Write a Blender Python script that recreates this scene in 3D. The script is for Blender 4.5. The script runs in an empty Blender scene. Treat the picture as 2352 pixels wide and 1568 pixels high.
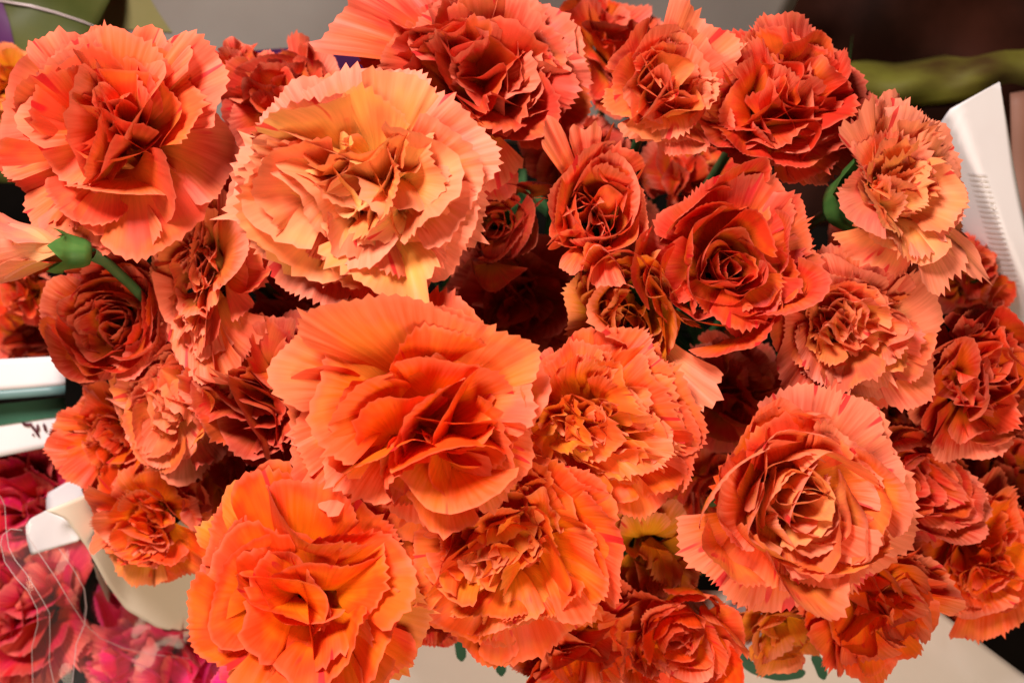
import bpy, math, zlib
import numpy as np
from mathutils import Vector, Matrix

# ------------------------------------------------------------------ camera, world, lamps, exposure
scene = bpy.context.scene
COL = scene.collection
PX_W, PX_H = 2352.0, 1568.0                 # picture size in which the photograph was measured
HFOV = math.radians(52)
FPX = PX_W / 2 / math.tan(HFOV / 2)
PITCH = math.radians(62)
FWD = Vector((0, math.cos(PITCH), -math.sin(PITCH)))
RGT = Vector((1, 0, 0))
UPV = Vector((0, math.sin(PITCH), math.cos(PITCH)))
TARGET = Vector((0, 0, 0.40))
CAM = TARGET - FWD * 0.30

cam_d = bpy.data.cameras.new('camera')
cam_d.sensor_width = 36
cam_d.angle = HFOV
cam_d.clip_start = 0.01
cam_d.clip_end = 50
cam_d.dof.use_dof = True
cam_d.dof.focus_distance = 0.292
cam_d.dof.aperture_fstop = 11
cam = bpy.data.objects.new('camera', cam_d)
COL.objects.link(cam)
cam.matrix_world = Matrix((
    (RGT.x, UPV.x, -FWD.x, CAM.x),
    (RGT.y, UPV.y, -FWD.y, CAM.y),
    (RGT.z, UPV.z, -FWD.z, CAM.z),
    (0, 0, 0, 1)))
scene.camera = cam

world = bpy.data.worlds.new('World')
scene.world = world
world.use_nodes = True
bg = world.node_tree.nodes['Background']
bg.inputs[0].default_value = (1.0, 0.90, 0.82, 1)
bg.inputs[1].default_value = 0.02


def area(name, loc, target, size, power, color):
    d = bpy.data.lights.new(name, 'AREA')
    d.shape = 'DISK'
    d.size = size
    d.energy = power
    d.color = color
    o = bpy.data.objects.new(name, d)
    COL.objects.link(o)
    o.location = loc
    o.rotation_euler = (Vector(target) - Vector(loc)).to_track_quat('-Z', 'Y').to_euler()
    return o


area('shop_lamp', CAM + UPV * 0.34 + RGT * -0.20 - FWD * 0.08, TARGET + UPV * 0.02, 0.18, 5.8, (1.0, 0.94, 0.92))
area('warm_fill_lamp', CAM - UPV * 0.30 + RGT * 0.12 - FWD * 0.16, TARGET - UPV * 0.05, 0.3, 2.7, (1.0, 0.81, 0.58))  # unseen warm fill, added from below to brighten the lower blooms

scene.view_settings.view_transform = 'Standard'
scene.view_settings.look = 'None'
scene.view_settings.gamma = 1
scene.view_settings.exposure = 0.0
scene.view_settings.use_curve_mapping = False
scene.render.engine = 'CYCLES'
scene.cycles.max_bounces = 6
scene.cycles.transparent_max_bounces = 12
scene.cycles.use_denoising = True


def P(x, y, d):
    """pixel of the photograph + distance along the view axis -> point in the scene"""
    return CAM + FWD * d + RGT * ((x - PX_W / 2) / FPX * d) + UPV * ((PX_H / 2 - y) / FPX * d)


# ------------------------------------------------------------------ materials
def nodes_of(name):
    m = bpy.data.materials.new(name)
    m.use_nodes = True
    nt = m.node_tree
    nt.nodes.clear()
    return m, nt, nt.nodes, nt.links


def rgb(c):
    return (c[0], c[1], c[2], 1)


def petal_material(name='petal', lo=0.685):
    m, nt, N, L = nodes_of(name)
    out = N.new('ShaderNodeOutputMaterial')
    info = N.new('ShaderNodeObjectInfo')
    uv = N.new('ShaderNodeUVMap'); uv.uv_map = 'petal_uv'
    sep = N.new('ShaderNodeSeparateXYZ'); L.new(uv.outputs[0], sep.inputs[0])

    def math_(op, a, b=None, clamp=False):
        n = N.new('ShaderNodeMath'); n.operation = op; n.use_clamp = clamp
        for i, q in enumerate((a, b)):
            if q is None: continue
            if isinstance(q, (int, float)): n.inputs[i].default_value = q
            else: L.new(q, n.inputs[i])
        return n.outputs[0]

    def ramp(fac, lo, hi):
        n = N.new('ShaderNodeMapRange'); n.interpolation_type = 'SMOOTHSTEP'
        L.new(fac, n.inputs[0]); n.inputs[1].default_value = lo; n.inputs[2].default_value = hi
        return n.outputs[0]

    def mix(fac, a, b, bt='MIX'):
        n = N.new('ShaderNodeMix'); n.data_type = 'RGBA'; n.blend_type = bt
        if isinstance(fac, (int, float)): n.inputs[0].default_value = fac
        else: L.new(fac, n.inputs[0])
        for i, q in ((6, a), (7, b)):
            if isinstance(q, tuple): n.inputs[i].default_value = q
            else: L.new(q, n.inputs[i])
        return n.outputs[2]

    seed = math_('MULTIPLY', info.outputs['Random'], 57.0)
    # streaks running along the petal
    comb = N.new('ShaderNodeCombineXYZ')
    L.new(math_('MULTIPLY', sep.outputs[0], 34.0), comb.inputs[0])
    L.new(math_('MULTIPLY', sep.outputs[1], 1.6), comb.inputs[1])
    L.new(seed, comb.inputs[2])
    vein = N.new('ShaderNodeTexNoise'); vein.inputs['Scale'].default_value = 1.0
    vein.inputs['Detail'].default_value = 3; L.new(comb.outputs[0], vein.inputs['Vector'])
    comb2 = N.new('ShaderNodeCombineXYZ')
    L.new(math_('MULTIPLY', sep.outputs[0], 3.2), comb2.inputs[0])
    L.new(math_('MULTIPLY', sep.outputs[1], 2.0), comb2.inputs[1])
    L.new(seed, comb2.inputs[2])
    blot = N.new('ShaderNodeTexNoise'); blot.inputs['Scale'].default_value = 1.0
    blot.inputs['Detail'].default_value = 2; L.new(comb2.outputs[0], blot.inputs['Vector'])
    comb3 = N.new('ShaderNodeCombineXYZ')
    L.new(math_('MULTIPLY', sep.outputs[0], 9.0), comb3.inputs[0])
    L.new(math_('MULTIPLY', sep.outputs[1], 1.1), comb3.inputs[1])
    L.new(math_('ADD', seed, 11.3), comb3.inputs[2])
    fleck = N.new('ShaderNodeTexNoise'); fleck.inputs['Scale'].default_value = 1.0
    fleck.inputs['Detail'].default_value = 1; L.new(comb3.outputs[0], fleck.inputs['Vector'])

    base = info.outputs['Color']
    # yellower pigment towards the claw
    hs = N.new('ShaderNodeHueSaturation')
    hs.inputs['Hue'].default_value = 0.525; hs.inputs['Saturation'].default_value = 1.0
    hs.inputs['Value'].default_value = 0.98; L.new(base, hs.inputs['Color'])
    v = sep.outputs[1]
    c = mix(ramp(v, 0.72, 0.25), base, hs.outputs[0])
    c = mix(math_('MULTIPLY', ramp(blot.outputs[0], 0.42, 0.66), 0.55), c, hs.outputs[0])
    # paler, pinker margin with painted highlights, strength is carried per petal
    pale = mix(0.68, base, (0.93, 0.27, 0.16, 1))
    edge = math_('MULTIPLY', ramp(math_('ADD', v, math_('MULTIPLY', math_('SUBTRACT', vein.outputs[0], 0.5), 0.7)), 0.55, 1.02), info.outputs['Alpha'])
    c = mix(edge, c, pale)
    c = mix(math_('MULTIPLY', ramp(v, 0.92, 1.0), 0.34), c, pale)  # rim lightened in the colour to imitate margins catching light
    # fine veins
    vv = N.new('ShaderNodeMapRange'); L.new(vein.outputs[0], vv.inputs[0])
    vv.inputs[1].default_value = 0.3; vv.inputs[2].default_value = 0.7
    vv.inputs[3].default_value = 0.88; vv.inputs[4].default_value = 1.06
    hv = N.new('ShaderNodeHueSaturation'); L.new(c, hv.inputs['Color']); L.new(vv.outputs[0], hv.inputs['Value'])
    c = hv.outputs[0]
    # rare deep red flecks near the margin
    fl = math_('MULTIPLY', math_('MULTIPLY', ramp(fleck.outputs[0], lo, lo + 0.03), ramp(v, 0.5, 0.85)), 0.85)
    c = mix(fl, c, (0.70, 0.012, 0.02, 1))

    bump = N.new('ShaderNodeBump'); bump.inputs['Strength'].default_value = 0.18
    bump.inputs['Distance'].default_value = 0.0006
    L.new(vein.outputs[0], bump.inputs['Height'])
    pb = N.new('ShaderNodeBsdfPrincipled')
    L.new(c, pb.inputs['Base Color']); pb.inputs['Roughness'].default_value = 0.5
    pb.inputs['Specular IOR Level'].default_value = 0.16
    pb.inputs['Sheen Weight'].default_value = 0.0
    pb.inputs['Sheen Roughness'].default_value = 0.4
    pb.inputs['Sheen Tint'].default_value = (1, 0.75, 0.7, 1)
    L.new(bump.outputs[0], pb.inputs['Normal'])
    tr = N.new('ShaderNodeBsdfTranslucent'); L.new(c, tr.inputs['Color'])
    ms = N.new('ShaderNodeMixShader'); ms.inputs[0].default_value = 0.12
    L.new(pb.outputs[0], ms.inputs[1]); L.new(tr.outputs[0], ms.inputs[2])
    L.new(ms.outputs[0], out.inputs[0])
    return m


def simple_material(name, c1, c2, scale=60, rough=0.6, spec=0.4, translucent=0.0, bump=0.0, stretch=(1, 1, 1), coat=0.0):
    """two colours mottled by noise in object space"""
    m, nt, N, L = nodes_of(name)
    out = N.new('ShaderNodeOutputMaterial')
    tc = N.new('ShaderNodeTexCoord')
    mp = N.new('ShaderNodeMapping'); mp.inputs['Scale'].default_value = stretch
    L.new(tc.outputs['Object'], mp.inputs[0])
    nz = N.new('ShaderNodeTexNoise'); nz.inputs['Scale'].default_value = scale; nz.inputs['Detail'].default_value = 5
    L.new(mp.outputs[0], nz.inputs['Vector'])
    r = N.new('ShaderNodeMapRange'); r.inputs[1].default_value = 0.35; r.inputs[2].default_value = 0.65
    L.new(nz.outputs[0], r.inputs[0])
    mx = N.new('ShaderNodeMix'); mx.data_type = 'RGBA'
    L.new(r.outputs[0], mx.inputs[0]); mx.inputs[6].default_value = rgb(c1); mx.inputs[7].default_value = rgb(c2)
    pb = N.new('ShaderNodeBsdfPrincipled')
    L.new(mx.outputs[2], pb.inputs['Base Color'])
    pb.inputs['Roughness'].default_value = rough
    pb.inputs['Specular IOR Level'].default_value = spec
    pb.inputs['Coat Weight'].default_value = coat
    if bump:
        b = N.new('ShaderNodeBump'); b.inputs['Strength'].default_value = bump; b.inputs['Distance'].default_value = 0.001
        L.new(nz.outputs[0], b.inputs['Height']); L.new(b.outputs[0], pb.inputs['Normal'])
    if translucent:
        tr = N.new('ShaderNodeBsdfTranslucent'); L.new(mx.outputs[2], tr.inputs[0])
        ms = N.new('ShaderNodeMixShader'); ms.inputs[0].default_value = translucent
        L.new(pb.outputs[0], ms.inputs[1]); L.new(tr.outputs[0], ms.inputs[2])
        L.new(ms.outputs[0], out.inputs[0])
    else:
        L.new(pb.outputs[0], out.inputs[0])
    return m


def film_material(name, tint=(1, 1, 1), haze=0.035, rough=0.08):
    m, nt, N, L = nodes_of(name)
    out = N.new('ShaderNodeOutputMaterial')
    tp = N.new('ShaderNodeBsdfTransparent'); tp.inputs[0].default_value = rgb(tint)
    df = N.new('ShaderNodeBsdfDiffuse'); df.inputs[0].default_value = (0.85, 0.78, 0.76, 1)
    gl = N.new('ShaderNodeBsdfGlossy'); gl.inputs['Roughness'].default_value = rough
    tc = N.new('ShaderNodeTexCoord')
    nz = N.new('ShaderNodeTexNoise'); nz.inputs['Scale'].default_value = 30; nz.inputs['Detail'].default_value = 4
    L.new(tc.outputs['Object'], nz.inputs['Vector'])
    b = N.new('ShaderNodeBump'); b.inputs['Strength'].default_value = 0.15; b.inputs['Distance'].default_value = 0.003
    L.new(nz.outputs[0], b.inputs['Height']); L.new(b.outputs[0], gl.inputs['Normal'])
    lw = N.new('ShaderNodeLayerWeight'); lw.inputs[0].default_value = 0.25
    m1 = N.new('ShaderNodeMixShader'); m1.inputs[0].default_value = haze
    L.new(tp.outputs[0], m1.inputs[1]); L.new(df.outputs[0], m1.inputs[2])
    m2 = N.new('ShaderNodeMixShader')
    L.new(lw.outputs['Fresnel'], m2.inputs[0])
    L.new(m1.outputs[0], m2.inputs[1]); L.new(gl.outputs[0], m2.inputs[2])
    L.new(m2.outputs[0], out.inputs[0])
    return m


M = {
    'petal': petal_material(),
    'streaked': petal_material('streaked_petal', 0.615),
    'calyx': simple_material('calyx', (0.035, 0.12, 0.02), (0.10, 0.22, 0.045), 180, 0.45, 0.4, 0.12, 0.15, (1, 1, 0.2)),
    'stem': simple_material('stem', (0.04, 0.11, 0.03), (0.07, 0.15, 0.05), 90, 0.5, 0.4),
    'ground': simple_material('ground', (0.006, 0.004, 0.003), (0.012, 0.008, 0.006), 18, 0.8, 0.05, 0, 0.3),
    'paper': simple_material('paper', (0.84, 0.74, 0.73), (0.88, 0.80, 0.79), 25, 0.55, 0.3, 0.15, 0.06),
    'cream': simple_material('cream', (0.76, 0.63, 0.49), (0.80, 0.68, 0.55), 20, 0.55, 0.3, 0.18, 0.05),
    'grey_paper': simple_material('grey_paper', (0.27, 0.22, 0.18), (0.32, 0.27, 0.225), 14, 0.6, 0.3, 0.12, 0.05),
    'green_print': simple_material('green_print', (0.022, 0.085, 0.045), (0.03, 0.11, 0.06), 80, 0.5, 0.35),
    'teal_print': simple_material('teal_print', (0.10, 0.18, 0.17), (0.13, 0.22, 0.21), 80, 0.4, 0.4),
    'red_ink': simple_material('red_ink', (0.10, 0.008, 0.015), (0.05, 0.006, 0.01), 300, 0.6, 0.2),
    'purple_print': simple_material('purple_print', (0.07, 0.012, 0.07), (0.11, 0.02, 0.09), 40, 0.45, 0.4),
    'olive_film': simple_material('olive_film', (0.05, 0.055, 0.010), (0.09, 0.085, 0.02), 25, 0.5, 0.15),
    'olive_print': simple_material('olive_print', (0.24, 0.20, 0.07), (0.28, 0.23, 0.09), 25, 0.5, 0.4),
    'dark_film': simple_material('dark_film', (0.010, 0.0025, 0.001), (0.034, 0.009, 0.005), 22, 0.6, 0.05, 0, 0.35),
    'leaf': simple_material('leaf', (0.07, 0.035, 0.008), (0.19, 0.17, 0.022), 42, 0.5, 0.4, 0.1, 0.3, (0.6, 1.5, 1.5)),
    'faint_print': simple_material('faint_print', (0.60, 0.52, 0.50), (0.70, 0.61, 0.58), 200, 0.6, 0.2),
    'drop': film_material('drop', (1, 1, 1), 0.03, 0.03),
    'kraft': simple_material('kraft', (0.19, 0.08, 0.05), (0.25, 0.11, 0.075), 30, 0.6, 0.3, 0, 0.1),
    'film': film_material('film'),
    'film_edge': simple_material('film_edge', (0.50, 0.36, 0.34), (0.62, 0.46, 0.44), 40, 0.25, 0.5),
}


# ------------------------------------------------------------------ mesh helpers
def link(name, me, mat, parent=None):
    o = bpy.data.objects.new(name, me)
    COL.objects.link(o)
    if mat is not None and not me.materials:
        me.materials.append(mat)
    if parent is not None:
        o.parent = parent
    return o


def tag(o, label, cat, group=None):
    o['label'] = label
    o['category'] = cat
    if group:
        o['group'] = group
    return o


_grid_cache = {}


def grid_topology(nr, nc):
    key = (nr, nc)
    if key not in _grid_cache:
        i = np.arange(nr - 1)[:, None] * nc + np.arange(nc - 1)[None, :]
        q = np.stack([i, i + 1, i + nc + 1, i + nc], -1).reshape(-1, 4).astype(np.int32)
        _grid_cache[key] = q
    return _grid_cache[key]


def grid_mesh(name, verts, nr, nc, uv=None, close=False):
    q = grid_topology(nr, nc)
    if close:
        r = np.arange(nr - 1)
        extra = np.stack([r * nc + nc - 1, r * nc, (r + 1) * nc, (r + 1) * nc + nc - 1], -1)
        q = np.concatenate([q, extra]).astype(np.int32)
    me = bpy.data.meshes.new(name)
    me.vertices.add(len(verts))
    me.vertices.foreach_set('co', np.ascontiguousarray(verts, dtype=np.float32).ravel())
    n = len(q)
    me.loops.add(n * 4)
    me.polygons.add(n)
    me.loops.foreach_set('vertex_index', q.ravel())
    me.polygons.foreach_set('loop_start', np.arange(0, n * 4, 4, dtype=np.int32))
    me.polygons.foreach_set('use_smooth', np.ones(n, dtype=bool))
    if uv is not None:
        layer = me.uv_layers.new(name='petal_uv')
        layer.data.foreach_set('uv', np.ascontiguousarray(uv[q.ravel()], dtype=np.float32).ravel())
    me.update(calc_edges=True)
    return me


def tube_mesh(name, pts, radii, seg=8):
    pts = [Vector(p) for p in pts]
    n = len(pts)
    if not hasattr(radii, '__len__'):
        radii = [radii] * n
    vs = []
    ref = Vector((0.31, 0.2, 0.93)).normalized()
    for i, p in enumerate(pts):
        t = (pts[min(i + 1, n - 1)] - pts[max(i - 1, 0)]).normalized()
        a = t.cross(ref)
        if a.length < 1e-3:
            a = t.cross(Vector((1, 0, 0)))
        a.normalize()
        b = t.cross(a)
        for k in range(seg):
            an = 2 * math.pi * k / seg
            vs.append(p + (a * math.cos(an) + b * math.sin(an)) * radii[i])
    return grid_mesh(name, np.array([tuple(v) for v in vs]), n, seg, close=True)


def smooth(e0, e1, x):
    t = np.clip((x - e0) / (e1 - e0), 0, 1)
    return t * t * (3 - 2 * t)


# ------------------------------------------------------------------ carnation
def petal_mesh(rng, phi, th0, th1, claw, L, alpha, teeth, tooth, ruf, rfreq, k, curl, twist,
               base_r, base_z, lean, warp, R, squash, fold=0.0, cols=4, off=(0, 0), pleat=0.008, cw=0.055):
    teeth = max(4, int(teeth))
    nc = teeth * cols + 1
    nblade = 11 if L > 0.5 else 9
    nclaw = 3
    u = np.linspace(-1, 1, nc)
    u = u + 0.10 * np.sin(u * math.pi * 1.0 + rng.uniform(0, 6.28)) * (1 - u * u)
    psi = u * alpha
    # margin: uneven pointed teeth on a rounded fan
    ph = (np.arange(nc) / cols)
    ti = np.minimum(ph.astype(int), teeth - 1)
    amp = rng.uniform(0.3, 1.5, teeth + 1) * tooth * (0.75 + 0.45 * np.sin(np.arange(teeth + 1) * rng.uniform(0.5, 1.1) + rng.uniform(0, 6.28)))
    amp[rng.random(teeth + 1) < 0.10] *= 1.7
    prof = np.array([0.0, 0.46, 1.0, 0.40]) if cols == 4 else np.array([0.0, 1.0, 0.45])[:cols]
    tri = prof[np.arange(nc) % cols]
    notch = tri * amp[ti]
    skew = np.zeros(nc)
    lob = 1 - 0.16 * np.abs(u) ** 3.5 + 0.06 * np.sin(u * 3.1 + rng.uniform(0, 6.28)) + 0.03 * np.sin(u * 7 + rng.uniform(0, 6.28))
    s = np.concatenate([np.linspace(0, 0.72, nblade - 4), [0.82, 0.90, 0.955, 1.0]])
    s[0] = 0.02
    S, U = np.meshgrid(s, u, indexing='ij')
    PSI = U * alpha
    rho = L * lob[None, :] * S + L * notch[None, :] * smooth(0.72, 1.0, S) - L * tooth * 0.5 * smooth(0.72, 1, S)
    X = U * cw + rho * np.sin(PSI)
    T = claw + rho * np.cos(PSI * 0.92)
    # claw rows
    tc = np.linspace(0, claw * 0.96, nclaw)
    Xc = np.repeat(u[None, :] * cw, nclaw, 0) * np.linspace(0.7, 1, nclaw)[:, None]
    Tc = np.repeat(tc[:, None], nc, 1)
    X = np.concatenate([Xc, X]); T = np.concatenate([Tc, T])
    SV = np.concatenate([np.zeros((nclaw, nc)), S]); UU = np.concatenate([np.repeat(u[None, :], nclaw, 0), U])
    # bend profile
    tt = np.linspace(0, claw + L * 1.35, 90)
    th = th0 + (th1 - th0) * smooth(claw * 0.55, claw + L * 0.62, tt) + curl * np.clip((tt - claw) / L, 0, 1.3) ** 2.6
    dt = tt[1] - tt[0]
    rr = base_r + np.concatenate([[0], np.cumsum(np.sin((th[1:] + th[:-1]) / 2) * dt)])
    zz = base_z + np.concatenate([[0], np.cumsum(np.cos((th[1:] + th[:-1]) / 2) * dt)])
    # ruffles
    p1, p2, p3 = rng.uniform(0, 6.28, 3)
    d = ruf * L * SV ** 1.5 * (np.sin(UU * rfreq * math.pi / 2 + p1) + 0.55 * np.sin(UU * rfreq * 1.9 * math.pi / 2 + p2 + SV * 1.5)
                               + 0.25 * np.sin(UU * rfreq * 4.1 + p3))
    d += pleat * L * SV ** 3 * np.sin(UU * teeth * math.pi + 1.2) * (0.5 + 0.5 * np.sin(UU * 5 + p3))
    d += pleat * 0.6 * L * SV ** 1.2 * np.sin(UU * teeth * 1.7 + p1) 
    if fold:
        u0 = rng.uniform(-0.4, 0.4)
        d += fold * L * SV * (np.sqrt((UU - u0) ** 2 + 0.02) - 0.3)
    # ruffles also swing the bend angle
    T = T + 0.0
    r = np.interp(T, tt, rr); z = np.interp(T, tt, zz); a = np.interp(T, tt, th)
    kk = k if abs(k) > 1e-3 else 1e-3
    kx = np.clip(kk * X, -2.6, 2.6)
    xs = np.sin(kx) / kk
    inn = (1 - np.cos(kx)) / kk + d
    # normal pointing to the axis / up
    nr_, nz_ = -np.cos(a), np.sin(a)
    ct, st = math.cos(twist), math.sin(twist)
    lat = xs * ct
    inn = inn + xs * st * smooth(0, 0.35, SV)
    pr = r + nr_ * inn
    pz = z + nz_ * inn
    lat = lat + lean * SV ** 2 * L
    cp, sp = math.cos(phi), math.sin(phi)
    so = smooth(0.0, claw + L * 0.25, T)
    V = np.stack([pr * cp - lat * sp + off[0] * so, pr * sp + lat * cp + off[1] * so, pz], -1).reshape(-1, 3)
    # gentle irregularity shared by the whole head
    W = np.zeros_like(V)
    for kv, pv, av in warp:
        W += np.sin(V @ kv + pv)[:, None] * av[None, :]
    f = smooth(-0.6, 0.2, V[:, 2:3])
    V = V + W * f
    V[:, 0] *= squash[0]; V[:, 1] *= squash[1]
    uvm = np.stack([(UU * 0.5 + 0.5).ravel(), SV.ravel()], -1)
    return grid_mesh('petal', V * R, SV.shape[0], nc, uvm)


def calyx_mesh(rng, R, base_z, top_z, rad):
    seg = 20
    prof = [(0.30, 0.0), (0.62, 0.05), (0.80, 0.25), (0.92, 0.6), (1.04, 0.86), (1.16, 1.0), (1.26, 1.12)]
    vs = []
    H = top_z - base_z
    for i, (r, h) in enumerate(prof):
        for k in range(seg):
            a = 2 * math.pi * k / seg
            tooth = abs(((k % 4) / 2.0) - 1)            # five pointed sepals
            hh = h
            if i == 5: hh = h - 0.12 * (1 - tooth)
            if i == 6: hh = 0.90 + 0.52 * tooth
            rr = rad * r * (1 + 0.03 * math.cos(5 * a))
            vs.append((rr * math.cos(a), rr * math.sin(a), base_z + hh * H))
    return grid_mesh('calyx', np.array(vs) * R, len(prof), seg, close=True)


TONE = {   # pigments (linear): outer petals, inner petals; cool upper and warm lower light mixed in
    'coral': ((0.82, 0.068, 0.028), (0.84, 0.090, 0.025)),
    'rose':  ((0.68, 0.046, 0.024), (0.70, 0.050, 0.018)),
    'red':   ((0.70, 0.031, 0.012), (0.72, 0.035, 0.009)),
    'peach': ((0.86, 0.118, 0.052), (0.92, 0.340, 0.090)),
    'pale':  ((0.88, 0.190, 0.090), (0.88, 0.240, 0.070)),
    'orange': ((0.88, 0.063, 0.005), (0.90, 0.085, 0.007)),
    'vivid': ((0.86, 0.047, 0.003), (0.88, 0.062, 0.004)),
    'tang': ((0.88, 0.115, 0.022), (0.88, 0.13, 0.03)),
    'salmon': ((0.88, 0.215, 0.125), (0.88, 0.220, 0.125)),
    'cream': ((0.88, 0.066, 0.007), (0.90, 0.230, 0.075)),
    'glow':  ((0.88, 0.058, 0.004), (0.90, 0.150, 0.018)),
    'blush': ((0.80, 0.068, 0.028), (0.88, 0.175, 0.055)),
    'amber': ((0.82, 0.170, 0.012), (0.84, 0.200, 0.016)),
    'magenta': ((0.62, 0.006, 0.050), (0.66, 0.009, 0.075)),
    'pink': ((0.78, 0.010, 0.140), (0.80, 0.016, 0.160)),
}

n_flower = 0


STYLE = {
    'fold':  dict(n=32, th=(100, 14), Ls=(0.88, 0.70), ruf=(0.06, 0.16), rf=(1.8, 2.4), k=(0.35, 1.8), alpha=(48, 50), centres=3, spread=0.26, twist=0.4),
    'broad': dict(n=25, th=(98, 18), Ls=(0.90, 0.72), ruf=(0.05, 0.11), rf=(1.5, 2.0), k=(0.45, 1.5), alpha=(54, 56), centres=2, spread=0.20, twist=0.35),
    'whorl': dict(n=38, th=(96, 2), Ls=(0.86, 0.50), ruf=(0.03, 0.09), rf=(2.0, 2.6), k=(0.4, 2.4), alpha=(48, 60), centres=1, spread=0.05, twist=0.12, ring=0.62, flat=0.30),
    'scale': dict(n=48, th=(100, 10), Ls=(0.90, 0.50), ruf=(0.04, 0.12), rf=(2.2, 3.0), k=(0.35, 1.6), alpha=(46, 40), centres=2, spread=0.18, twist=0.3),
    'bud':   dict(n=26, th=(20, 4), Ls=(0.95, 0.62), ruf=(0.03, 0.14), rf=(1.8, 3.0), k=(1.5, 2.6), alpha=(46, 44), centres=1, spread=0.05, twist=0.2,
                  claw=0.30, base=-0.9, base_r=(0.30, 0.12), calyx=0.44, cw=0.24),
}


def carnation(cx, cy, Rpx, d, ax, ay, tone, label, style='fold', squash=(1, 1), roll=0.0, extras=(), seed=None,
              pale=(0.38, 0.36), tooth=0.042, warp_amp=0.05, name='carnation', group='orange carnations in the bunch',
              cat='carnation', curl=0.30, tp=0.85, foot=None, cols=4, pleat=0.0035, heart=(0, 0), **over):
    global n_flower
    n_flower += 1
    st = dict(cw=0.055, claw=0.50, base=-0.78, base_r=(0.05, 0.16), calyx=0.26)
    st.update(STYLE[style]); st.update(over)
    n, th, Ls, ruf, rf, k, alpha = (st[q] for q in ('n', 'th', 'Ls', 'ruf', 'rf', 'k', 'alpha'))
    claw, base, base_r, calyx = (st[q] for q in ('claw', 'base', 'base_r', 'calyx'))
    rng = np.random.default_rng(zlib.crc32(label.encode()) + (seed or 0))
    R = Rpx * 0.94 * d / FPX
    az = math.sqrt(max(0.02, 1 - ax * ax - ay * ay))
    Z = (RGT * ax + UPV * ay - FWD * az).normalized()
    X = (RGT - Z * RGT.dot(Z)).normalized()
    Y = Z.cross(X)
    if roll:
        q = math.radians(roll)
        X, Y = X * math.cos(q) + Y * math.sin(q), Y * math.cos(q) - X * math.sin(q)
    mat = Matrix((X, Y, Z)).transposed()
    loc = P(cx, cy, d)
    e = bpy.data.objects.new(name, None)
    COL.objects.link(e)
    e.empty_display_size = 0.01
    e.matrix_world = Matrix.Translation(loc) @ mat.to_4x4()
    tag(e, label, cat, group)
    warp = []
    for _ in range(4):
        kv = rng.normal(size=3); kv *= rng.uniform(2.0, 4.2) / np.linalg.norm(kv)
        av = rng.normal(size=3) * warp_amp
        warp.append((kv, rng.uniform(0, 6.28), av))
    co, ci = (np.array(c) for c in TONE[tone])

    def put(me, c, a, mat='petal'):
        o = link('petal', me, M[mat], e)
        o.color = (float(c[0]), float(c[1]), float(c[2]), float(a))
        return o

    rad = math.radians
    nc = st['centres']
    a0 = rng.uniform(0, 6.28)
    hearts = [(heart[0] + st['spread'] * math.cos(a0 + 6.2832 * q / nc) * rng.uniform(0.6, 1.2),
               heart[1] + st['spread'] * math.sin(a0 + 6.2832 * q / nc) * rng.uniform(0.6, 1.2)) for q in range(nc)]
    tilt_a, tilt_w = rng.uniform(0, 6.28), rng.uniform(4, 12)
    for i in range(n):
        t = (i + 0.5) / n
        tq = t ** tp
        lerp = lambda p: p[0] + (p[1] - p[0]) * tq
        phi = i * 2.39996 + rng.normal() * 0.28
        inner = t > 0.42
        off = (0, 0)
        tl = t
        if inner:
            h = hearts[int(rng.integers(0, nc))]
            off = (h[0] * min(1, (t - 0.42) / 0.2), h[1] * min(1, (t - 0.42) / 0.2))
            if nc > 1: phi = rng.uniform(0, 6.2832)
        th1 = rad(lerp(th) + tilt_w * math.cos(phi - tilt_a)) + rng.normal() * rad(11 + 6 * t)
        br = base_r[0] + (0.03 if t < 0.4 else rng.uniform(0, base_r[1]))
        kk = lerp(k) * rng.uniform(0.3, 1.7) * (1 if rng.random() > 0.14 * (1 + t) else -0.8)
        cu = curl * rng.normal() + (0.10 * (1 - t))
        if style == 'whorl' and t > st['flat']:
            q = (t - st['flat']) / (1 - st['flat'])
            br = st['ring'] * (1 - q) ** 0.9 + 0.02
            th1 = rad(22 * (1 - q) + 2) + rng.normal() * rad(6)
            kk = min(4.5, 1 / (br + 0.10)) * rng.uniform(0.8, 1.1)
            cu = -0.35 * (1 - q) + 0.2 * rng.normal()
        elif t > 0.72:                                   # heart of the head: upright folded ribbons
            th1 -= rad(22) * (t - 0.72) / 0.28
            br = rng.uniform(-0.12, 0.10)
        me = petal_mesh(
            rng, phi, rad((22 if style != 'whorl' else 14) * (1 - t) + 3), th1, claw * rng.uniform(0.92, 1.08) * (1 + 0.10 * t),
            lerp(Ls) * rng.uniform(0.84, 1.08), rad(lerp(alpha)) * rng.uniform(0.75, 1.15),
            teeth=rng.integers(15, 21) if t < 0.5 else rng.integers(10, 15), tooth=tooth * rng.uniform(0.6, 1.3) * (1 + 0.6 * t),
            ruf=lerp(ruf) * rng.uniform(0.5, 1.5), rfreq=lerp(rf) * rng.uniform(0.7, 1.2), k=kk,
            curl=cu, twist=rng.normal() * (0.12 + st['twist'] * t),
            base_r=br, base_z=base, lean=rng.normal() * 0.12, warp=warp, R=R, squash=squash,
            fold=(rng.uniform(0.12, 0.40) if rng.random() < 0.2 + 0.3 * t else 0), cols=3, off=off, pleat=pleat, cw=st['cw'])
        c = co + (ci - co) * tq
        c = c * rng.uniform(0.90, 1.06) * np.array([1, rng.uniform(0.78, 1.25), rng.uniform(0.75, 1.25)])
        put(me, np.clip(c, 0, 0.92), np.clip((pale[0] + (pale[1] - pale[0]) * t) * 2.6 * rng.random() ** 1.7, 0, 1))  # the few strongly pale petals imitate lit highlights in their colour
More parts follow.
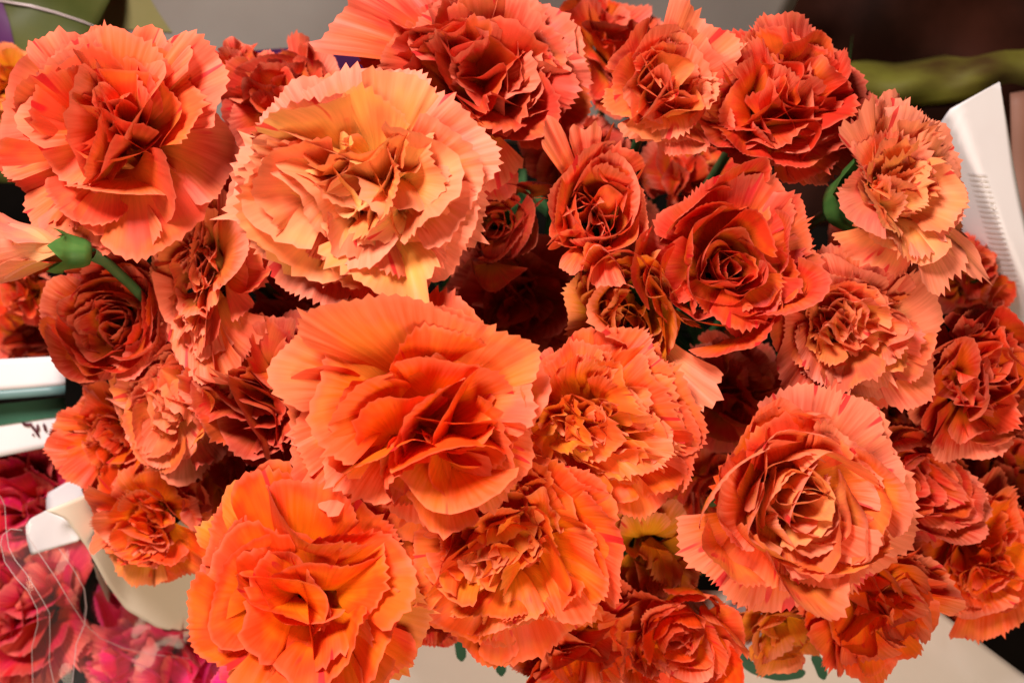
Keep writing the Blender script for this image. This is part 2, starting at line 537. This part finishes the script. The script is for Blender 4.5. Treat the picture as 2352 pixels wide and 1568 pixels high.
    for ex in extras:      # petals that stand out in the photograph: direction, reach, half width, final bend, [ruffle, tone]
        ang, L_, al_, th_ = ex[:4]
        rf_ = ex[4] if len(ex) > 4 else 0.03
        tn = TONE[ex[5]][0] if len(ex) > 5 else co
        kk = ex[6] if len(ex) > 6 else 0.25
        cl = ex[7] if len(ex) > 7 else claw
        a_img = rad(ang) - rad(roll)
        me = petal_mesh(rng, a_img, rad(min(20, th_)), rad(th_), cl, L_, rad(al_), teeth=int(al_ / 2.3) + 2, tooth=tooth,
                        ruf=rf_, rfreq=2.4, k=kk, curl=rng.normal() * 0.08, twist=rng.normal() * 0.06, base_r=base_r[0] + 0.05,
                        base_z=base, lean=0, warp=warp, R=R, squash=(1, 1), cols=3, pleat=pleat)
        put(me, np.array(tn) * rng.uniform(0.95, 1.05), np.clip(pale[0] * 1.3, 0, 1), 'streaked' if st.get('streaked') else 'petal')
    link('calyx', calyx_mesh(rng, R, base - 0.42, base + 0.22, calyx), M['calyx'], e)
    # stem, bending from the calyx down to the foot of the bunch
    a = loc + Z * (R * (base - 0.40))
    if foot is None:
        foot = Vector((loc.x * 0.30, 0.02 + loc.y * 0.30, 0.0))
    b = Vector(foot)
    c1 = a - Z * st.get('reach', 0.05)
    c2 = b + Vector((0, 0, 0.12))
    pts = []
    for i in range(15):
        t = i / 14
        pts.append(a * (1 - t) ** 3 + c1 * 3 * t * (1 - t) ** 2 + c2 * 3 * t * t * (1 - t) + b * t ** 3)
    inv = e.matrix_world.inverted()
    rs = max(0.0016, min(0.0026, R * 0.075))
    link('stem', tube_mesh('stem', [inv @ p for p in pts], [rs * 1.25] + [rs] * 14), M['stem'], e)
    return e


# ------------------------------------------------------------------ ground
gm = grid_mesh('ground', np.array([(-6, -6, 0), (6, -6, 0), (-6, 6, 0), (6, 6, 0)], float), 2, 2)
link('ground', gm, M['ground'])['kind'] = 'structure'


# ------------------------------------------------------------------ papers, films and prints
def sheet(name, outline, depth, mat, label, cat, nu=24, nv=16, thick=0.00025, parent=None, group=None, offset=0.0):
    """sheet bounded by a left and a right polyline of pixels (top to bottom), laid on the surface depth(x, y)"""
    lft, rgt = outline

    def along(poly, t):
        q = np.array(poly, float)
        seg = np.r_[0, np.cumsum(np.linalg.norm(np.diff(q, axis=0), axis=1))]
        return np.interp(t * seg[-1], seg, q[:, 0]), np.interp(t * seg[-1], seg, q[:, 1])
    vs = []
    for j in range(nv + 1):
        t = j / nv
        a, b = along(lft, t), along(rgt, t)
        for i in range(nu + 1):
            w = i / nu
            x = a[0] + (b[0] - a[0]) * w
            y = a[1] + (b[1] - a[1]) * w
            vs.append(tuple(P(x, y, depth(x, y) - offset)))
    me = grid_mesh(name, np.array(vs), nv + 1, nu + 1)
    o = link(name, me, mat, parent)
    if thick:
        so = o.modifiers.new('thickness', 'SOLIDIFY'); so.thickness = thick; so.offset = 0
    if label:
        tag(o, label, cat, group)
    return o


def strokes(name, paths, depth, width, mat, parent, offset=0.0004):
    """print: flat ribbons of ink lying just above the paper"""
    for path in paths:
        q = np.array(path, float)
        seg = np.r_[0, np.cumsum(np.linalg.norm(np.diff(q, axis=0), axis=1))]
        n = max(6, int(seg[-1] / 8))
        t = np.linspace(0, seg[-1], n)
        x, y = np.interp(t, seg, q[:, 0]), np.interp(t, seg, q[:, 1])
        for _ in range(3):
            x[1:-1] = (x[:-2] + x[1:-1] * 2 + x[2:]) / 4; y[1:-1] = (y[:-2] + y[1:-1] * 2 + y[2:]) / 4
        dx, dy = np.gradient(x), np.gradient(y)
        ln = np.hypot(dx, dy) + 1e-9
        w = width / 2 * np.sqrt(np.clip(np.minimum(t, seg[-1] - t) / (width * 0.5), 0.05, 1))
        vs = []
        for i in range(n):
            for sgn in (-1, 0, 1):
                X = x[i] - dy[i] / ln[i] * w[i] * sgn
                Y = y[i] + dx[i] / ln[i] * w[i] * sgn
                vs.append(tuple(P(X, Y, depth(X, Y) - offset)))
        link(name, grid_mesh(name, np.array(vs), n, 3), mat, parent)


def bumpy(base, fx=0.0, fy=0.0, amp=0.002, wl=180.0, ph=0.0):
    return lambda x, y: base + fx * (x - 1176) / 1000 + fy * (y - 784) / 1000 + amp * math.sin(x / wl + ph) * math.cos(y / wl * 1.3 + ph * 2)


# back of the paper sleeve, above the heads
d_back = lambda x, y: 0.395 + 0.05 * (y / 300.0) * 0.6 + 0.00000003 * (x - 950) ** 2 + 0.004 * math.sin(x / 170.0 + y / 260.0)
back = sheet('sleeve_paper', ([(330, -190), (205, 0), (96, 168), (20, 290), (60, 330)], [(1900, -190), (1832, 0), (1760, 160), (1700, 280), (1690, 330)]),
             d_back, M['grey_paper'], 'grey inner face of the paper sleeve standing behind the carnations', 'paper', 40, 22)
sheet('purple_band', ([(560, 118), (572, 150), (590, 190)], [(860, 96), (868, 130), (880, 170)]), d_back, M['purple_print'], None, None, 12, 5, 0, back, offset=0.0006)
sheet('olive_patch', ([(322, -160), (216, 0), (178, 60)], [(300, -160), (345, 0), (395, 75)]), d_back, M['olive_print'], None, None, 8, 8, 0, back, offset=0.0006)

# printed film, upper left
d_fl = bumpy(0.43, 0.0, 0.03, 0.004, 60)
fl = sheet('printed_sleeve', ([(-220, -160), (-240, 120), (-200, 420)], [(330, -160), (190, 130), (120, 420)]), d_fl, M['olive_film'],
           'dark olive printed plastic sleeve with purple patch behind the yellow bloom', 'plastic sleeve', 20, 20)
sheet('purple_patch', ([(-210, -150), (-200, 260)], [(-40, -150), (10, 20), (24, 60), (46, 170), (70, 260)]), d_fl, M['purple_print'], None, None, 8, 10, 0, fl, offset=0.0006)
link('crease_highlight', tube_mesh('crease_highlight', [P(x, y, d_fl(x, y) - 0.001) for x, y in ((-60, -6), (10, 4), (70, 14), (130, 30), (190, 50), (220, 62))], [0.0002, 0.0004, 0.0005, 0.0004, 0.0003, 0.0001], 8), M['film_edge'], fl)  # pale tube stands in for the highlight along a fold

# dark sleeve of the next bunch with a broad olive leaf, upper right
d_dk = bumpy(0.47, 0.0, 0.03, 0.004, 70)
sheet('dark_sleeve', ([(1700, -250), (1650, 200), (1800, 520)], [(2900, -250), (2900, 200), (2900, 520)]), d_dk, M['dark_film'],
      'dark brown glossy sleeve of the next bunch above the white paper corner', 'plastic sleeve', 60, 30)


def leaf_strip(name, top, bot, depth, mat, label, bulge=0.008):
    vs = []
    n = 40
    for i in range(n + 1):
        w = i / n
        tx, ty = np.interp(w, np.linspace(0, 1, len(top)), [p[0] for p in top]), np.interp(w, np.linspace(0, 1, len(top)), [p[1] for p in top])
        bx, by = np.interp(w, np.linspace(0, 1, len(bot)), [p[0] for p in bot]), np.interp(w, np.linspace(0, 1, len(bot)), [p[1] for p in bot])
        for j in range(11):
            v = j / 10
            x, y = tx + (bx - tx) * v, ty + (by - ty) * v
            vs.append(tuple(P(x, y, depth - bulge * math.sin(v * math.pi) + 0.001 * math.sin(w * 23 + v * 4))))
    o = link(name, grid_mesh(name, np.array(vs), n + 1, 11), mat)
    so = o.modifiers.new('thickness', 'SOLIDIFY'); so.thickness = 0.0008
    return tag(o, label, 'leaf')


leaf_strip('broad_leaf', [(1860, 130), (1960, 135), (2060, 146), (2160, 128), (2260, 108), (2360, 90), (2560, 60)],
           [(1860, 230), (1960, 232), (2060, 250), (2160, 240), (2260, 222), (2360, 206), (2560, 190)], 0.452, M['leaf'],
           'broad olive leaf lying across the dark brown sleeve')

# brown panel and white paper corner, right edge
d_kr = bumpy(0.42, 0, 0, 0.002, 90)
sheet('brown_wrap', ([(2320, 215), (2325, 400), (2345, 700)], [(2700, 150), (2700, 400), (2700, 700)]), d_kr, M['kraft'],
      'brown wrapping behind the white paper corner at its outer side', 'paper', 12, 16)


def d_rp(x, y):
    fold = (x - (2185 + (y - 250) * 0.42))
    return 0.345 + 0.02 * (y - 190) / 500 + (0.00022 * -fold if fold < 0 else 0.00004 * fold)


rp = sheet('paper_corner', ([(2294, 189), (2180, 252), (2130, 330), (2150, 440), (2202, 560), (2262, 660), (2330, 770), (2420, 900)],
                            [(2296, 189), (2312, 280), (2328, 380), (2345, 470), (2375, 600), (2420, 720), (2480, 840), (2560, 960)]), d_rp, M['paper'],
           'white paper corner with faint ruled print beside the pale salmon bloom', 'paper', 16, 34)
for i in range(22):
    y = 400 + i * 12
    x0 = 2222 + i * 3.6
    strokes('print_line', [[(x0, y), (x0 + 23, y + 3), (x0 + 46, y + 4)]], d_rp, 4.0, M['faint_print'], rp, 0.0006)

# white labels and stripes, left edge
d_lb = lambda x, y: 0.372 + 0.00003 * x
lb = sheet('cream_paper', ([(-260, 838), (-260, 915)], [(150, 817), (150, 884)]), d_lb, M['paper'],
           'cream rim of a sleeve with a teal edge left of the red rosette bloom', 'paper', 14, 6, 0.0006)
sheet('teal_edge', ([(-260, 915), (-260, 936)], [(150, 884), (150, 906)]), d_lb, M['teal_print'], None, None, 10, 2, 0.0006, lb)
d_l2 = lambda x, y: 0.380 + 0.00003 * x
l2 = sheet('striped_sleeve', ([(-260, 955), (-260, 1100)], [(150, 912), (150, 1018)]), d_l2, M['paper'],
           'white sleeve with green stripe and dark red lettering left of the blurred orange bloom', 'paper', 14, 8, 0.0006)
sheet('green_stripe', ([(-260, 955), (-260, 1016)], [(150, 912), (150, 954)]), d_l2, M['green_print'], None, None, 10, 3, 0, l2, offset=0.0008)
strokes('lettering', [[(50, 972), (66, 978), (74, 972)], [(70, 976), (84, 990), (90, 1004)], [(86, 974), (88, 990)], [(74, 996), (78, 1000)], [(100, 972), (106, 992)]],
        d_l2, 7, M['red_ink'], l2, 0.001)

# curled white paper and clear film, lower left
def d_cp(x, y):
    t = max(0.0, (x - 60) / 500.0)
    return 0.346 + 0.050 * t ** 0.8 + 0.010 * (y - 1300) / 300 - 0.008 * math.sin(min(1.0, t * 2.2) * math.pi)


cp = sheet('curled_paper', ([(104, 1172), (150, 1190), (200, 1258), (245, 1340), (290, 1400), (360, 1440), (440, 1457), (540, 1472)],
                            [(260, 1110), (340, 1140), (420, 1190), (490, 1250), (560, 1320), (620, 1370), (670, 1410), (720, 1440)]), d_cp, M['cream'],
           'curled cream white paper edge above the bright magenta carnation', 'paper', 20, 40)
sheet('curled_flap', ([(98, 1176), (70, 1190), (59, 1208), (62, 1240), (72, 1274)], [(104, 1172), (150, 1190), (184, 1222), (187, 1232), (180, 1242)]),
      lambda x, y: d_cp(x, y) + 0.0004 + 0.00010 * max(0, 190 - x), M['paper'], None, None, 12, 14, 0.00025, cp)
sheet('upright_paper', ([(172, 1096), (106, 1134), (108, 1200)], [(300, 1040), (300, 1120), (300, 1200)]), lambda x, y: 0.388 - 0.00002 * x, M['paper'],
      'small upright white paper strip behind the curled paper', 'paper', 10, 8)
d_film = lambda x, y: d_cp(x, y) + 0.004 + 0.003 * math.sin(y / 60.0 + x / 90.0)
fm = sheet('clear_film', ([(24, 1214), (4, 1232), (2, 1250), (11, 1290), (37, 1327), (65, 1357), (85, 1397), (87, 1431), (73, 1487), (75, 1568), (80, 1680)],
                          [(110, 1180), (170, 1215), (215, 1290), (255, 1360), (300, 1408), (380, 1445), (470, 1462), (600, 1480), (660, 1520), (700, 1568), (720, 1680)]),
           d_film, M['film'], 'clear plastic film hanging from the curled white paper', 'plastic film', 30, 50, 0)
for path in ([(0, 1138), (11, 1160), (14, 1214), (20, 1256), (34, 1284), (59, 1315), (96, 1374), (114, 1408), (115, 1465), (113, 1518), (124, 1568), (130, 1640)],
             [(51, 1217), (25, 1214), (6, 1228), (1, 1248), (11, 1290), (37, 1327), (65, 1357), (85, 1397), (87, 1431), (73, 1487), (75, 1568), (78, 1640)],
             [(59, 1225), (90, 1270), (130, 1329), (158, 1377), (194, 1431), (231, 1465), (282, 1487), (366, 1504), (521, 1521), (640, 1530)],
             [(135, 1259), (169, 1307), (194, 1352), (199, 1394), (194, 1434), (175, 1479), (166, 1568), (160, 1640)]):
    link('film_edge', tube_mesh('film_edge', [P(x, y, d_film(x, y) - 0.0004) for x, y in path], 0.00011, 6), M['film_edge'], fm)
rngd = np.random.default_rng(5)
for i in range(11):
    x, y = rngd.uniform(395, 505), rngd.uniform(1462, 1500)
    n_, m_ = 7, 10
    rr = rngd.uniform(0.0004, 0.0010)
    vs = []
    c0 = P(x, y, d_film(x, y))
    for a_ in range(n_):
        for b_ in range(m_):
            la, lo = math.pi / 2 * a_ / (n_ - 1), 2 * math.pi * b_ / m_
            vs.append(tuple(c0 + (RGT * math.cos(lo) + UPV * math.sin(lo)) * rr * math.cos(la) - FWD * rr * 0.5 * math.sin(la)))
    link('water_drop', grid_mesh('water_drop', np.array(vs), n_, m_, close=True), M['drop'], fm)

# paper sleeve in front with green lettering
d_fp = lambda x, y: 0.344 + 0.002 * (y - 1400) / 250 + 0.000000035 * (x - 1500) ** 2 + 0.003 * math.sin(x / 150.0 + 0.8) * (y - 1350) / 250
fp = sheet('front_paper', ([(900, 1330), (830, 1430), (770, 1560), (700, 1760)], [(2120, 1372), (2170, 1412), (2352, 1548), (2640, 1760)]), d_fp, M['paper'],
           'white paper sleeve with dark green lettering in front of the bunch', 'paper', 60, 20)
strokes('lettering', [[(1002, 1449), (1040, 1452), (1100, 1449)], [(1052, 1450), (1057, 1480), (1061, 1518)], [(1146, 1490), (1150, 1520), (1152, 1552)],
                      [(1670, 1480), (1690, 1500), (1730, 1536), (1790, 1552), (1850, 1543)], [(1668, 1548), (1680, 1575)],
                      [(1868, 1500), (1885, 1530), (1893, 1560)], [(1900, 1500), (1930, 1520), (1960, 1530), (1995, 1510)],
                      [(2010, 1496), (2040, 1490), (2074, 1478)], [(2008, 1545), (2024, 1536)]], d_fp, 24, M['green_print'], fp)

# ------------------------------------------------------------------ narrow leaves among the stems
def foliage():
    rg = np.random.default_rng(77)
    vs, fs = [], []
    for i in range(120):
        x, y = rg.uniform(500, 1950), rg.uniform(380, 1250)
        p = P(x, y, rg.uniform(0.45, 0.52))
        a = rg.uniform(0, 6.28)
        dirv = Vector((math.cos(a) * 0.6, math.sin(a) * 0.6, rg.uniform(0.2, 1.0))).normalized()
        side = dirv.cross(Vector((rg.normal(), rg.normal(), rg.normal()))).normalized()
        nrm = side.cross(dirv)
        ln, w = rg.uniform(0.04, 0.08), rg.uniform(0.002, 0.004)
        b = len(vs)
        for j in range(7):
            t = j / 6
            c = p + dirv * ln * t + nrm * 0.012 * (t ** 2) * rg.uniform(0.7, 1.2)
            ww = w * math.sin(math.pi * (0.12 + 0.88 * t) ** 0.8) + 0.0001
            vs += [tuple(c - side * ww + nrm * ww * 0.5), tuple(c), tuple(c + side * ww + nrm * ww * 0.5)]
            if j:
                q = b + (j - 1) * 3
                fs += [(q, q + 1, q + 4, q + 3), (q + 1, q + 2, q + 5, q + 4)]
    me = bpy.data.meshes.new('foliage')
    me.from_pydata(vs, [], fs)
    o = link('foliage', me, M['stem'])
    o['kind'] = 'stuff'
    tag(o, 'dark narrow green leaves deep between the carnation stems', 'leaves')


foliage()

# ------------------------------------------------------------------ the bunch
C = carnation
# --- large heads on top
C(245, 316, 246, 0.300, -0.10, 0.14, 'coral', 'coral carnation with tall folded petals beside the grey sleeve paper', 'broad', n=30, seed=2, extras=[
    (28, 1.15, 34, 88, 0.05), (-95, 0.98, 46, 92, 0.04), (-120, 0.92, 40, 95, 0.04), (78, 0.95, 44, 55, 0.06), (112, 1.0, 22, 66, 0.05), (170, 0.95, 38, 90, 0.05), (52, 1.05, 22, 75, 0.06)])
C(815, 436, 276, 0.284, -0.04, 0.06, 'peach', 'large peach carnation with pale yellow heart, largest of the bunch', n=44, seed=4, ruf=(0.05, 0.15), tooth=0.05, pleat=0.009, pale=(0.7, 0.6), extras=[
    (82, 0.98, 40, 86, 0.03), (28, 1.02, 40, 88, 0.04), (-18, 0.92, 26, 88, 0.04), (122, 0.92, 34, 92, 0.04), (172, 0.92, 40, 95, 0.05), (-130, 0.92, 42, 96, 0.05), (-68, 0.88, 38, 96, 0.05)])
C(1095, 192, 256, 0.318, 0.08, 0.20, 'rose', 'dusky coral carnation with crowded ruffles in front of the grey sleeve paper', n=42, ruf=(0.08, 0.20), extras=[
    (112, 0.98, 40, 80, 0.04, 'peach'), (140, 1.1, 30, 85, 0.05), (160, 1.4, 18, 86, 0.05), (20, 0.95, 34, 80, 0.06), (80, 0.9, 40, 70, 0.05)])
C(1528, 220, 158, 0.312, 0.10, 0.10, 'blush', 'cup shaped coral carnation with cream heart beside the deep coral one', n=28, th=(62, 8), extras=[
    (62, 1.35, 32, 66, 0.05, 'peach'), (40, 1.1, 26, 60, 0.06), (130, 0.95, 34, 62, 0.08), (-75, 0.9, 40, 70, 0.05)], pale=(0.3, 0.9))
C(1785, 240, 200, 0.314, 0.16, 0.14, 'red', 'deep coral carnation next to the dark brown sleeve', n=40, extras=[
    (85, 1.0, 40, 62, 0.06), (30, 1.0, 38, 80, 0.05), (-10, 1.12, 36, 88, 0.05), (-40, 1.05, 30, 90, 0.05), (60, 0.98, 34, 80, 0.05)])
C(2072, 428, 206, 0.296, 0.36, 0.10, 'pale', 'pale salmon carnation half open with green calyx beside the white paper corner', 'scale', n=36, th=(76, 4), calyx=0.42, pale=(0.7, 0.7), tooth=0.07, extras=[
    (72, 1.0, 40, 84, 0.05), (30, 1.0, 40, 84, 0.05), (110, 0.95, 36, 78, 0.06), (140, 1.1, 20, 70, 0.05), (-10, 0.95, 36, 86, 0.05), (-62, 1.05, 24, 78, 0.04), (-42, 1.3, 8, 84, 0.02)])
C(1672, 608, 205, 0.298, -0.02, 0.0, 'red', 'round red carnation with tightly wound rosette heart', 'whorl', n=40, ring=0.80, flat=0.22, curl=0.12, warp_amp=0.04, heart=(0.04, -0.08), extras=[
    (70, 0.95, 42, 78, 0.03), (35, 0.95, 38, 78, 0.04), (-5, 0.92, 36, 84, 0.04), (115, 0.9, 40, 75, 0.03)], pale=(0.2, 0.2))
C(1952, 762, 190, 0.304, 0.06, 0.04, 'blush', 'orange coral carnation with pale ruffled heart below the pale salmon one', 'scale', extras=[
    (22, 1.08, 34, 84, 0.04, 'pale'), (-30, 1.0, 36, 88, 0.05), (65, 0.95, 38, 84, 0.05), (-160, 0.92, 40, 80, 0.04)], pale=(0.5, 0.8))
C(942, 964, 276, 0.282, 0.02, -0.08, 'orange', 'large orange carnation with broad fan petals along its upper rim', 'broad', n=33, seed=5, heart=(0.08, -0.24), extras=[
    (98, 1.16, 50, 66, 0.015, 'tang'), (52, 1.08, 40, 70, 0.03, 'tang'), (148, 1.06, 36, 82, 0.04, 'tang'), (178, 0.98, 38, 90, 0.05), (-150, 0.95, 38, 95, 0.04), (18, 0.98, 34, 84, 0.05)], pale=(0.3, 0.2))
C(1375, 968, 208, 0.292, -0.04, 0.02, 'glow', 'orange carnation with small toothed heart against the large fan petalled one', 'scale', n=50, heart=(-0.05, 0), extras=[
    (15, 0.98, 44, 92, 0.03), (-20, 0.98, 42, 94, 0.03), (-55, 0.98, 40, 94, 0.04), (60, 0.95, 42, 86, 0.03), (110, 0.9, 40, 82, 0.03)], pale=(0.22, 0.35), tooth=0.05)
C(1820, 1155, 252, 0.284, 0.0, 0.03, 'cream', 'large orange carnation streaked with red on pale outer petals', 'whorl', streaked=True, tooth=0.05, extras=[
    (75, 0.96, 44, 86, 0.03, 'peach'), (42, 0.96, 38, 88, 0.04, 'peach'), (8, 1.0, 40, 92, 0.04, 'peach'), (-35, 0.96, 44, 94, 0.03), (-90, 0.95, 46, 92, 0.02), (-140, 0.95, 44, 90, 0.02)], pale=(0.6, 0.7))
C(690, 1370, 262, 0.282, -0.02, -0.06, 'vivid', 'vivid orange carnation above the magenta blooms', 'broad', n=30, seed=4, extras=[
    (-20, 1.0, 36, 92, 0.03, 'amber'), (-50, 1.0, 40, 94, 0.03), (132, 1.0, 26, 84, 0.02, 'amber'), (-100, 0.92, 42, 94, 0.04), (90, 0.85, 44, 78, 0.04)], pale=(0.12, 0.2))
C(1172, 1262, 238, 0.290, 0.0, -0.06, 'glow', 'vivid orange carnation tucked between the three largest orange blooms', 'scale', n=44, extras=[
    (20, 0.95, 44, 80, 0.03), (45, 0.95, 40, 76, 0.03), (-70, 0.98, 44, 96, 0.04), (-120, 1.0, 42, 96, 0.05), (178, 1.15, 34, 96, 0.04)], pale=(0.12, 0.3))
# --- left side
C(462, 610, 220, 0.318, -0.18, 0.05, 'blush', 'narrow coral carnation pressed against the large peach one', 'scale', squash=(0.72, 1.12), pale=(0.5, 0.7))
C(250, 735, 165, 0.326, -0.15, 0.0, 'red', 'red carnation with dark heart under the green calyx of the side bud', 'whorl')
C(410, 925, 170, 0.326, -0.12, -0.05, 'blush', 'orange coral carnation with yellowish heart under the narrow coral one', n=34, pale=(0.4, 0.7))
C(235, 1010, 150, 0.352, -0.30, -0.08, 'vivid', 'blurred orange carnation beside the white sleeve with dark red lettering', 'scale', n=34)
C(335, 1190, 158, 0.345, -0.22, -0.15, 'orange', 'yellowish orange carnation hanging over the curled white paper', 'scale', n=34, extras=[(-130, 0.95, 26, 95, 0.05, 'amber'), (-95, 1.0, 24, 95, 0.05, 'amber')])
C(615, 895, 200, 0.318, -0.10, 0.0, 'rose', 'deep red carnation half hidden behind the fan petals of the large orange one', n=30)
C(640, 240, 150, 0.345, -0.05, 0.15, 'rose', 'dusky rose carnation half hidden behind the large peach one', n=30)
C(510, 1085, 150, 0.350, -0.05, -0.1, 'red', 'dark red carnation in the shade above the vivid orange one', n=26)
C(540, 165, 85, 0.350, 0.02, 0.2, 'rose', 'dull coral carnation behind the coral one with tall folded petals', n=22)
C(60, 740, 110, 0.410, -0.1, 0.1, 'red', 'dim brownish red bloom above the cream sleeve rim', n=22)
# --- centre gaps
C(1145, 510, 135, 0.330, 0.05, 0.0, 'rose', 'small dark coral carnation between the large peach one and the half open bud', 'whorl', n=28, th=(50, 4))
C(1170, 690, 175, 0.368, 0.0, 0.0, 'red', 'dark red carnation deep in the gap below the half open bud', n=30)
C(1680, 900, 130, 0.355, 0.0, 0.05, 'red', 'small dark red carnation deep below the red rosette', n=28)
C(1410, 110, 140, 0.372, 0.0, 0.2, 'red', 'dark carnation in the shade against the grey sleeve paper', n=24)
C(1420, 590, 150, 0.385, 0.0, 0.0, 'red', 'dark red carnation in the deep gap around the amber bud', n=24)
C(490, 440, 120, 0.378, -0.1, 0.1, 'red', 'dark red carnation in the shade under the coral one with tall folded petals', n=20)
C(700, 745, 140, 0.375, 0.0, 0.0, 'red', 'dark red carnation in the narrow gap between the large peach and large orange ones', n=20)
C(1330, 370, 130, 0.380, 0.0, 0.1, 'red', 'dark red carnation in the shade above the half open bud', n=20)
C(1590, 400, 120, 0.385, 0.0, 0.0, 'red', 'dark red carnation in the shade between the half open bud and the red rosette', n=20)
C(2000, 590, 120, 0.385, 0.1, 0.0, 'red', 'dark red carnation in the gap under the green calyx of the pale salmon one', n=18)
C(1880, 930, 130, 0.372, 0.0, 0.0, 'red', 'dark red carnation in the gap above the red streaked orange one', n=20)
C(900, 1260, 140, 0.360, 0.0, -0.1, 'red', 'dark red carnation in the gap below the large fan petalled orange one', n=20)
C(1600, 1130, 130, 0.372, 0.0, 0.0, 'red', 'dark red carnation in the gap left of the red streaked orange one', n=20)
C(2080, 960, 110, 0.372, 0.1, 0.0, 'red', 'dark red carnation in the gap below the orange coral one', n=18)
C(2180, 1330, 130, 0.375, 0.1, -0.1, 'red', 'dark red carnation behind the blurred orange one above the front paper', n=18)
C(380, 1080, 120, 0.385, -0.1, 0.0, 'red', 'dark red carnation in the shade behind the yellowish orange one', n=18)
C(2320, 1070, 110, 0.370, 0.2, 0.0, 'red', 'dark red carnation between the red one and the blurred orange one', n=20)
C(60, 660, 100, 0.385, -0.1, 0.0, 'red', 'dark red carnation in the shade below the sideways bud', n=18)
# --- right side
C(2245, 880, 170, 0.322, 0.22, 0.06, 'red', 'red carnation at the outer side of the orange coral one', n=38)
C(2105, 1110, 165, 0.332, 0.16, 0.0, 'red', 'red carnation with deep cup behind the red streaked orange one', 'whorl', n=34)
C(2268, 1258, 195, 0.345, 0.25, -0.15, 'orange', 'blurred orange carnation above the black gap by the front paper', 'scale', n=40)
C(2235, 640, 120, 0.372, 0.2, 0.1, 'red', 'dark red carnation in the shade under the pale salmon one', n=22)
# --- lower fringe
C(1320, 1455, 175, 0.322, -0.02, -0.32, 'vivid', 'shaded orange red carnation hanging over the green lettering', n=36)
C(1560, 1470, 160, 0.322, 0.05, -0.25, 'vivid', 'shaded orange red carnation with folded heart between two green letters', 'whorl', n=38)
C(2000, 1400, 175, 0.322, 0.16, -0.28, 'orange', 'orange carnation drooping towards the bare white front paper', n=38)
C(1790, 1430, 120, 0.340, 0.05, -0.30, 'amber', 'yellow orange carnation peeping out under the red streaked one', n=26)
C(1010, 1385, 120, 0.340, -0.05, -0.25, 'red', 'dark red carnation peeping out between the two vivid orange ones', n=26)
C(1490, 1270, 130, 0.330, 0.1, -0.3, 'amber', 'amber carnation seen from behind with broad brownish petal', n=16, extras=[(-40, 1.0, 44, 88, 0.03), (0, 0.95, 36, 84, 0.03)])
# --- buds
bud = dict(style='bud', name='carnation_bud', cat='flower bud', group='carnation buds')
C(1370, 480, 152, 0.292, 0.0, 0.05, 'coral', 'half open coral bud with pointed petal tips', squash=(0.9, 1.15), pale=(0.4, 0.8), extras=[
    (122, 1.5, 9, 62, 0.05, 'peach', 2.0), (98, 1.25, 12, 58, 0.05, 'peach', 1.6), (-80, 1.25, 12, 55, 0.04, 'coral', 1.4), (-112, 1.0, 12, 50, 0.04, 'coral', 1.0)], **bud)
C(1450, 728, 165, 0.298, -0.05, -0.25, 'amber', 'amber half open bud with dark green calyx beside the red rosette', th=(32, 6), extras=[
    (120, 1.1, 18, 46, 0.04), (-40, 1.6, 11, 60, 0.03, 'pale'), (-60, 1.2, 14, 56, 0.03)], **bud)
C(62, 572, 112, 0.294, -0.93, 0.05, 'salmon', 'pale salmon bud lying sideways with green calyx', n=12, th=(14, 4), ruf=(0.012, 0.03), alpha=(38, 34), Ls=(1.5, 1.3), tooth=0.03, cw=0.10, base_r=(0.12, 0.1), calyx=0.40, reach=0.012, foot=(-0.09, 0.03, 0), **bud)
# --- neighbours
nb = 'magenta carnations of the neighbouring bunch'
C(70, 1140, 170, 0.400, -0.1, 0, 'magenta', 'crimson carnation below the white sleeve with green stripe', n=30, group=nb, foot=(-0.16, 0.0, 0))
C(60, 1420, 190, 0.395, -0.1, 0, 'magenta', 'dark magenta carnation under the clear film', n=30, group=nb, foot=(-0.17, -0.03, 0))
C(350, 1500, 175, 0.398, 0.0, -0.05, 'pink', 'bright magenta carnation under the curled white paper', n=34, group=nb, foot=(-0.12, -0.05, 0))
C(610, 1590, 120, 0.365, 0.0, -0.1, 'pink', 'hot pink carnation peeping out under the vivid orange one', n=26, group=nb, foot=(-0.09, -0.07, 0))
C(12, 185, 88, 0.395, 0.1, 0.1, 'amber', 'yellow orange bloom against the dark olive sleeve', n=22, group='blooms beyond the sleeve', foot=(-0.16, 0.12, 0))
